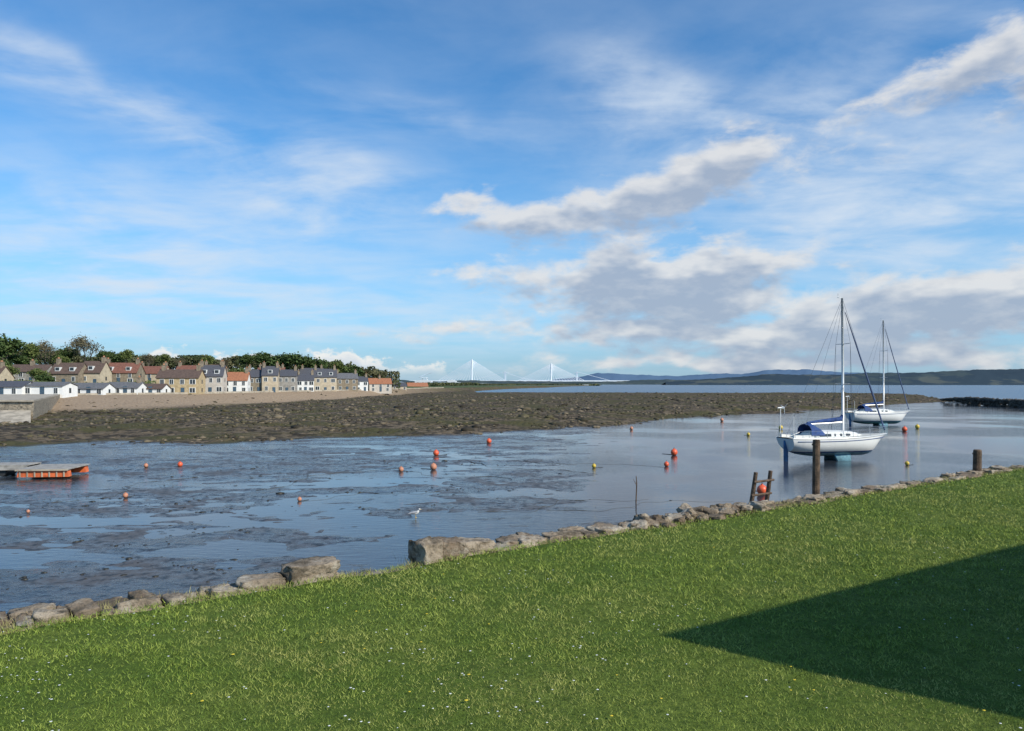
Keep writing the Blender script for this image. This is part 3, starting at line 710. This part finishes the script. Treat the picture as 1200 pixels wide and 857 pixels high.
for i,(a,b_,pt,Y,mt) in enumerate([(486,505,445,1300,m_shed),(505,522,447,1300,m_shed2),(520,548,448,1500,m_shed),(556,585,449.5,1700,m_shed),(470,484,449,900,m_shed),(590,640,450.8,1900,m_shed2),(640,690,450.8,2100,m_shed),(524,534,445,1550,m_shed),(460,470,447,950,m_shed2)]):
    kk=Y/F; w=(b_-a)*kk; zb=2.; zt=EYE+(450-pt)*kk; h=zt-zb; G=Geo()
    V=[]
    for yy in(0,30): V+=[(-w/2,yy,0),(w/2,yy,0),(w/2,yy,h*.8),(0,yy,h),(-w/2,yy,h*.8)]
    G.add(V,[(0,1,2,3,4),(9,8,7,6,5),(1,6,7,2),(2,7,8,3),(3,8,9,4),(4,9,5,0)])
    for j in range(3): G.box((-w/3+j*w/3,-.2,h*.25),(w*.14,.4,h*.45))
    G.obj('dockyard_shed',mt,loc=(PX((a+b_)/2,Y),Y,zb))
cr=empty('dockyard_crane',(PX(497,1400),1400,3)); G=Geo(); kk=1400/F
for x,y in((-8,0),(8,0),(-8,10),(8,10)): G.tube([(x,y,0),(x*.5,y,18*kk*.5)],.7,4)
G.box((0,5,18*kk*.5),(12,10,1.6)); G.tube([(-10,5,18*kk*.5+1),(0,5,18*kk*.5+5),(14,5,18*kk*.85)],.6,4); G.obj('frame',m_bg,cr)

# ------------------------------------------------------------ breakwater right
bx=[(1128,470.5),(1140,475),(1200,478),(1300,482),(1500,490)]
pts=[];sz=[]
for i in range(3600):
    px=random.uniform(1128,1520); py=np.interp(px,[q[0] for q in bx],[q[1] for q in bx]); Y=5251/(py-450); f=random.random()
    top=np.interp(px,[1128,1140,1165,1200,1500],[.3,1.4,1.9,1.6,2.0]); zq=top*min(1,f*2.2)*random.uniform(.9,1.02); pts.append((PX(px,Y),Y+f*14,zq)); sz.append(random.uniform(.3,.7))
m_brk=simple('breakwater_rock',(.065,.055,.042),.85,.45,.5,world=True)
scatter_rocks('rock_breakwater',np.array(pts),np.array(sz),m_brk,.75)

# ------------------------------------------------------------ sailing boats
def hullmat(name,top,stripe,bottom,z1,z2):
    m,nt,b=new_mat(name); p=obj_pos(nt); s_=nt.n.new('ShaderNodeSeparateXYZ'); nt.l.new(p,s_.inputs[0]); zq=s_.outputs[2]
    nz=nt.noise(nt.mapping(p,sc=(1,1,.3)),3,5,.6)
    t=nt.mix(nt.ramp(nz,.5,.75,0,.35),top,tuple(q*.75 for q in top))
    c=nt.mix(nt.m('GREATER_THAN',zq,z1),nt.mix(nt.ramp(nz,.35,.65),bottom,tuple(q*.5 for q in bottom)),stripe); c=nt.mix(nt.m('GREATER_THAN',zq,z2),c,t)
    nt.set(b.inputs['Base Color'],c); b.inputs['Roughness'].default_value=.25; return m
m_gel=simple('white_gelcoat',(.72,.71,.67),.3,.04,2); m_alu=simple('mast_aluminium',(.62,.62,.60),.4,.05,2,metal=.3); m_steel=simple('stainless_steel',(.55,.56,.58),.3,.05,2,metal=.8)
m_blue=simple('blue_canvas',(.015,.05,.17),.8,.25,4,.2); m_wire=simple('rigging_wire',(.10,.10,.11),.5,.05); m_dark=simple('tinted_acrylic',(.02,.022,.025),.1,.1); m_sail=simple('furled_sail',(.06,.09,.17),.8,.2,4)
m_anti=simple('antifoul_keel',(.13,.27,.33),.7,.3,3); m_deck=simple('deck_nonslip',(.5,.49,.44),.7,.08,3)
def sailboat(name,loc,rot,L=8.9,B=2.95,mastz=12.4,deck=1.82,hm=None,heel=0.,jib=True):
    e=empty(name,loc,rot); e.rotation_euler=(heel,0,rot); s=L/8.9
    NS,NP=36,15
    def bw(t):
        return max(B/2*(1-abs((t-.42)/.58)**2.3 if t>.42 else 1-.26*((.42-t)/.42)**2),.015)
    def sheer(t): return deck-.10+.34*(t-.35)**2+ .10*t
    def kz(t): return .33+ (1.05*max(0,(t-.72)/.28)**2.2 + .42*max(0,(.3-t)/.3)**1.6)
    V=[];Fc=[]
    for sg in(-1,1):
        base=len(V)
        for i in range(NS):
            t=i/(NS-1); b_=bw(t); zs=sheer(t); zk=min(kz(t),zs-.1); rk=.95*max(0,(t-.75)/.25)**1.5*s; tr=-.3*max(0,(.1-t)/.1)
            for j in range(NP+1):
                q=j/NP; w_=b_*(1-q**2.6)**.6 if q<1 else 0
                V.append((-L/2+L*t-rk*q-tr*q,sg*w_,zs+(zk-zs)*q))
        for i in range(NS-1):
            for j in range(NP):
                a=base+i*(NP+1)+j; f=(a,a+NP+1,a+NP+2,a+1); Fc.append(f if sg<0 else f[::-1])
    mesh_obj('hull',V,Fc,hm,e,True)
    n1=NS*(NP+1); V2=[V[j] for j in range(NP+1)]+[V[n1+j] for j in range(NP)][::-1]; mesh_obj('transom',V2,[tuple(range(len(V2)))],hm,e)
    V=[];Fc=[]
    for i in range(NS):
        t=i/(NS-1); b_=bw(t); 
        for k in range(-3,4): V.append((-L/2+L*t,b_*k/3*.995,sheer(t)+.02+.07*(1-(k/3)**2)))
    for i in range(NS-1):
        for k in range(6): a=i*7+k; Fc.append((a,a+7,a+8,a+1))
    mesh_obj('deck',V,Fc,m_deck,e,True)
    G=Geo()
    for sg in(-1,1): G.tube([(-L/2+L*i/24,sg*bw(i/24),sheer(i/24)+.03) for i in range(25)],.045,6)
    G.obj('toe_rail',m_alu,e)
    G=Geo()
    for sg in(-1,1): G.tube([(-L/2+L*i/24,sg*(bw(i/24)*.995+.012),sheer(i/24)-.18) for i in range(1,24)],.028,6)
    G.obj('sheer_stripe',m_blue,e)
    secs=[(.20,.62,.36),(.24,.78,.52),(.44,.80,.50),(.56,.66,.44),(.66,.48,.30),(.73,.30,.06)]
    V=[];Fc=[]
    for t,w_,hh_ in secs:
        x=-L/2+L*t; zd=sheer(t)+.04; w_*=B/2.95*1.12
        for y_,z_ in((-w_,0),(-w_*.92,hh_*.75),(-w_*.7,hh_*.98),(0,hh_*1.1),(w_*.7,hh_*.98),(w_*.92,hh_*.75),(w_,0)): V.append((x,y_,zd+z_))
    for i in range(len(secs)-1):
        for k in range(6): a=i*7+k; Fc.append((a,a+7,a+8,a+1))
    Fc.append(tuple(range(7))); mesh_obj('coachroof',V,Fc,m_gel,e)
    G=Geo()
    for sg in(-1,1):
        for t0,t1 in((.27,.38),(.41,.49),(.53,.58)):
            V=[]
            for t in(t0,t1):
                i=max(k for k in range(len(secs)-1) if secs[k][0]<=t); f=(t-secs[i][0])/(secs[i+1][0]-secs[i][0])
                w_=(secs[i][1]*(1-f)+secs[i+1][1]*f)*B/2.95*1.12; hh_=secs[i][2]*(1-f)+secs[i+1][2]*f; zd=sheer(t)+.04; x=-L/2+L*t
                V+=[(x,sg*(w_*.975+.012),zd+hh_*.24),(x,sg*(w_*.935+.012),zd+hh_*.62)]
            G.add(V,[(0,2,3,1)])
    G.obj('cabin_windows',m_dark,e)
    G=Geo()
    for sg in(-1,1): G.box((-L/2+L*.12,sg*B*.27,sheer(.1)+.16),(L*.19,.16,.26))
    G.tube([(-L/2+.25,0,sheer(0)+.1),(-L/2+1.3,0,sheer(0)+.45)],.03,6); G.obj('cockpit_coamings',m_gel,e)
    V=[];Fc=[];x0=-L/2+L*.19;zd=sheer(.2)+.25
    for xx,hh_ in((0,.85),(.35,.92),(.95,.55),(1.15,.25)):
        for k in range(9):
            a=math.pi*k/8; V.append((x0+xx*s,math.cos(a)*.92,zd+math.sin(a)**.6*hh_ if 0<k<8 else zd))
    for i in range(3):
        for k in range(8): a=i*9+k; Fc.append((a,a+9,a+10,a+1))
    mesh_obj('sprayhood',V,Fc,m_blue,e,True)
    mx=-L/2+L*.565; mb=sheer(.56)+.4
    G=Geo(); G.tube([(mx,0,mb-.1),(mx-.02,0,mb+(mastz-mb)*.5),(mx-.08,0,mastz)],[.105,.10,.08],10)
    for f in(.36,.66): 
        zz=mb+(mastz-mb)*f; G.tube([(mx,-.85,zz),(mx,0,zz-.03),(mx,.85,zz)],.03,6)
    G.box((mx-.25,0,mastz+.05),(.5,.03,.03)); G.tube([(mx-.45,0,mastz),(mx-.45,0,mastz+.35)],.012,5)
    G.obj('mast',m_alu,e,True)
    G=Geo(); G.tube([(mx-.1,0,mb+.75),(mx-L*.36,0,mb+.62)],.06,8); G.obj('boom',m_alu,e)
    G=Geo(); G.tube([(mx-.05,0,mb+1.3),(mx-.2,0,mb+1.02),(mx-.9,0,mb+.93),(mx-L*.2,0,mb+.86),(mx-L*.35,0,mb+.74)],[.10,.17,.17,.14,.07],10); G.obj('sail_cover',m_blue,e,True)
    G=Geo(); r=.012; bow=(L/2-.12,0,sheer(1)+.05); st=(-L/2+.1,0,sheer(0)+.05)
    G.tube([(mx-.08,0,mastz-.05),st],r,4); G.tube([(mx-.02,0,mastz-.1),bow],r,4)
    for sg in(-1,1):
        for zf in(.36,.66):
            zz=mb+(mastz-mb)*zf
            G.tube([(mx-.1,sg*bw(.54)*.92,sheer(.54)),(mx,sg*.85,zz)],r,4)
        G.tube([(mx,sg*.85,mb+(mastz-mb)*.36),(mx,sg*.85,mb+(mastz-mb)*.66),(mx-.05,0,mastz-.3)],r,4)
        G.tube([(mx-.55,sg*bw(.5)*.92,sheer(.5)),(mx,0,mb+(mastz-mb)*.36)],r,4)
    G.tube([(mx-L*.36,0,mb+.62),(mx-.06,0,mastz-.15)],r*.8,4)
    G.obj('standing_rigging',m_wire,e)
    if jib:
        a=Vector((mx-.02,0,mastz-.5)); b_=Vector(bow)+Vector((-.03,0,.25)); G=Geo(); G.tube([b_,b_.lerp(a,.3),b_.lerp(a,.7),b_.lerp(a,.94)],[.055,.075,.05,.025],8); G.obj('furled_genoa',m_sail,e,True)
    G=Geo(); r=.016
    for sg in(-1,1):
        P_=[(-L/2+L*t,sg*bw(t)*.95,sheer(t)) for t in(.02,.14,.3,.45,.6,.75,.88)]
        for q in P_: G.tube([q,(q[0],q[1],q[2]+.62)],r,5)
        for hh_ in(.6,.32): G.tube([(q[0],q[1],q[2]+hh_) for q in P_],.008,4)
        G.tube([(P_[-1][0],P_[-1][1],P_[-1][2]+.6),(L/2-.1,sg*.12,sheer(1)+.62),(L/2-.05,0,sheer(1)+.62)],r,5); G.tube([(L/2-.15,sg*.1,sheer(1)),(L/2-.1,sg*.12,sheer(1)+.62)],r,5)
    for hh_ in(.6,.32): G.tube([(-L/2+L*.02,-bw(.02)*.95,sheer(0)+hh_),(-L/2+L*.02,bw(.02)*.95,sheer(0)+hh_)],r,5)
    G.obj('guard_rails',m_steel,e)
    G=Geo()
    xg=-L/2+.25; G.tube([(xg,.9,sheer(0)),(xg,.9,sheer(0)+2.3)],.03,6); G.tube([(xg-.25,.9,sheer(0)+2.3),(xg+.3,.9,sheer(0)+2.32)],[.05,.09],6)
    for k in range(3):
        a=k*2.09+.4; G.tube([(xg+.32,.9,sheer(0)+2.32),(xg+.32,.9+math.cos(a)*.5,sheer(0)+2.32+math.sin(a)*.5)],[.035,.015],4)
    G.tube([(xg,-.8,sheer(0)),(xg,-.8,sheer(0)+1.7)],.02,5); G.obj('stern_gear',m_gel,e)
    def foil(x,y0,y1,z0,z1,c0_,c1__,th):
        V=[];n=10
        for zq,yq,cq in((z0,y0,c0_),(z1,y1,c1__)):
            for k in range(n):
                a=2*math.pi*k/n; V.append((x+math.cos(a)*cq/2,yq+math.sin(a)*th/2,zq))
        return V,[(k,(k+1)%n,n+(k+1)%n,n+k) for k in range(n)]+[tuple(range(n,2*n))]
    G=Geo(); 
    for sg in(-1,1): G.add(*foil(.1,sg*.5,sg*.85,.62,-.25,1.6,1.2,.16))
    G.obj('bilge_keels',m_anti,e,True)
    G=Geo(); G.add(*foil(-L/2+.12,0,0,sheer(0)-.15,-.15,.42,.40,.07)); G.obj('rudder',simple('rudder_blue',(.05,.15,.32),.5,.2),e,True)
    return e
hm1=hullmat('hull_paint',(.72,.71,.67),(.02,.05,.16),(.20,.36,.42),.66,.76); hm2=hullmat('hull_paint_aft',(.72,.71,.68),(.03,.12,.2),(.10,.30,.32),.70,.82)
x,y,_=P(988,541); sailboat('sailing_yacht',(x,y+1.2,0),math.radians(14),9.1,2.95,12.55,1.80,hm1)
x,y,_=P(1035,499); sailboat('sailing_yacht',(x,y+1.,-.15),math.radians(10),9.5,3.0,15.1,2.0,hm2)

# ------------------------------------------------------------ mooring buoys
m_or=simple('buoy_orange',(.70,.11,.04),.4,.15,5); m_yb=simple('buoy_yellow',(.60,.42,.05),.4,.15,5); m_pk=simple('buoy_faded_pink',(.50,.22,.13),.6,.2,5); m_rope=simple('rope_weed',(.05,.05,.04),.8,.3,5)
def buoy(px,py,dpx,mat):
    x,y,_=P(px,py+dpx*.45); r=dpx/F*y/2; zg=max(ground_z(x,y),0); e=empty('mooring_buoy',(x,y,zg))
    G=Geo(); G.sphere((0,0,r*.88),r,18,12); G.tube([(0,0,r*1.75),(0,0,r*2.05)],[r*.28,r*.18],10); G.obj('float',mat,e,True)
    G=Geo(); G.tube([(r*.12*math.cos(a/8*6.283),0,r*2.1+r*.14*math.sin(a/8*6.283)) for a in range(9)],r*.05,5); 
    a=random.random()*3; G.tube([(0,0,.02),(r*1.5*math.cos(a),r*1.5*math.sin(a),.015),(r*5*math.cos(a+.4),r*5*math.sin(a+.4),.01)],max(r*.07,.012),5); G.obj('rope_eye',m_rope,e)
for px,py,dp,mt in [(893,574,12,m_or),(781,544,6,m_or),(790,530,8,m_or),(696,546,5,m_yb),(508,547,8,m_pk),(470,550,6,m_pk),(573,517,6,m_or),(511,531,7,m_or),(211,545,6,m_or),(171,547,5,m_pk),(147,581,6,m_pk),(351,585,5,m_pk),
    (915,501,5,m_yb),(877,509,4,m_yb),(1060,503,6,m_or),(1075,500,5,m_yb),(740,502,4,m_pk),(846,492,4,m_pk),(1063,543,5,m_yb),(33,600,4,m_pk)]: buoy(px,py,dp,mt)
G=Geo()
for (a,b_,amp) in [((300,575),(470,548),2),((351,588),(520,575),1.2),((511,536),(700,556),1.6),((560,600),(760,585),1.5),((470,552),(600,562),1.5),((60,590),(230,560),2),((600,540),(780,548),1.4),((640,598),(860,588),1.2)]:
    A=Vector(P(*a)); Bv=Vector(P(*b_)); pts=[]; nrm=(Bv-A).cross(Vector((0,0,1))).normalized(); f1=random.uniform(1,2.5); ph=random.random()*6
    for i in range(60):
        t=i/59; q=A.lerp(Bv,t)+nrm*(amp*math.sin(t*math.pi*f1+ph)+.25*math.sin(t*31+ph))*math.sin(t*math.pi); pts.append((q.x,q.y,max(ground_z(q.x,q.y),-.01)+.002))
    G.tube(pts,.016,5)
G.obj('mooring_ropes',m_rope)
x,y,_=P(745,590); G=Geo(); G.tube([(0,0,-.3),(.05,0,1.),(.02,0,1.35)],[.035,.03,.02],6); G.tube([(.04,0,.9),(-.12,0,1.2)],[.02,.01],5); G.obj('withy_stake',m_timber,loc=(x,y,0))
# floating pontoon
x,y,_=P(22,562); pt=empty('floating_pontoon',(x,y+1.5,0),math.radians(6)); m_oran=simple('orange_float',(.60,.13,.04),.5,.3,3); m_plank=simple('pontoon_planks',(.30,.28,.25),.8,.3,3)
G=Geo(); G.box((1.2,-1.2,.33),(3.0,.5,.42),taper=.96); G.box((1.2,1.2,.33),(3.0,.5,.42),taper=.96)
G.obj('floats',m_oran,pt)
G=Geo()
for i in range(14): G.box((-.2+i*.22,0,.60),(.19,3.1,.06))
G.obj('deck_planks',m_plank,pt)
G=Geo()
for i in range(7): G.box((-.1+i*.43,-1.475,.36),(.07,.06,.46))
G.box((1.2,-1.56,.57),(3.1,.06,.10)); G.obj('frame',m_conc,pt)
G=Geo()
for i in range(24): G.box((-5.3+i*.21,.8,.72),(.18,1.8,.06))
G.box((-2.9,-.05,.55),(5.,.1,.26)); G.box((-2.9,1.65,.55),(5.,.1,.26))
G.obj('walkway',m_plank,pt)
G=Geo(); 
for i in(-4.5,-2,0): G.tube([(i,.8-.7,.25),(i,.8+.7,.25)],.25,10)
G.obj('walkway_floats',simple('black_float',(.03,.03,.03),.5,.2),pt)
# gull on the mud
x,y,_=P(487,607); gl=empty('gull',(x,y,.0),.5); m_gb=simple('gull_grey',(.25,.26,.28),.7,.15,20); m_gw=simple('gull_body',(.5,.5,.48),.7,.03); m_gy=simple('gull_beak',(.6,.4,.05),.5,.05)
G=Geo(); G.tube([(-.30,0,.20),(-.22,0,.21),(-.10,0,.215),(.02,0,.22),(.10,0,.245),(.145,0,.30),(.165,0,.345)],[.006,.03,.065,.08,.065,.04,.03],10); G.sphere((.18,0,.365),.042,10,8,(1.2,.9,.95)); G.obj('body',m_gw,gl,True)
G=Geo()
for sg in(-1,1): G.tube([(.07,sg*.05,.26),(-.05,sg*.068,.255),(-.20,sg*.045,.235),(-.36,sg*.015,.21)],[.02,.042,.03,.004],8)
G.obj('wings',m_gb,gl,True)
G=Geo(); G.tube([(.22,0,.36),(.27,0,.352),(.285,0,.34)],[.012,.009,.003],6)
for sg in(-1,1): G.tube([(0,sg*.03,.16),(.01,sg*.03,.08),(0,sg*.03,.0)],.006,5); G.tube([(0,sg*.03,.005),(.05,sg*.03,.005)],[.006,.012],5)
G.obj('beak_legs',m_gy,gl)
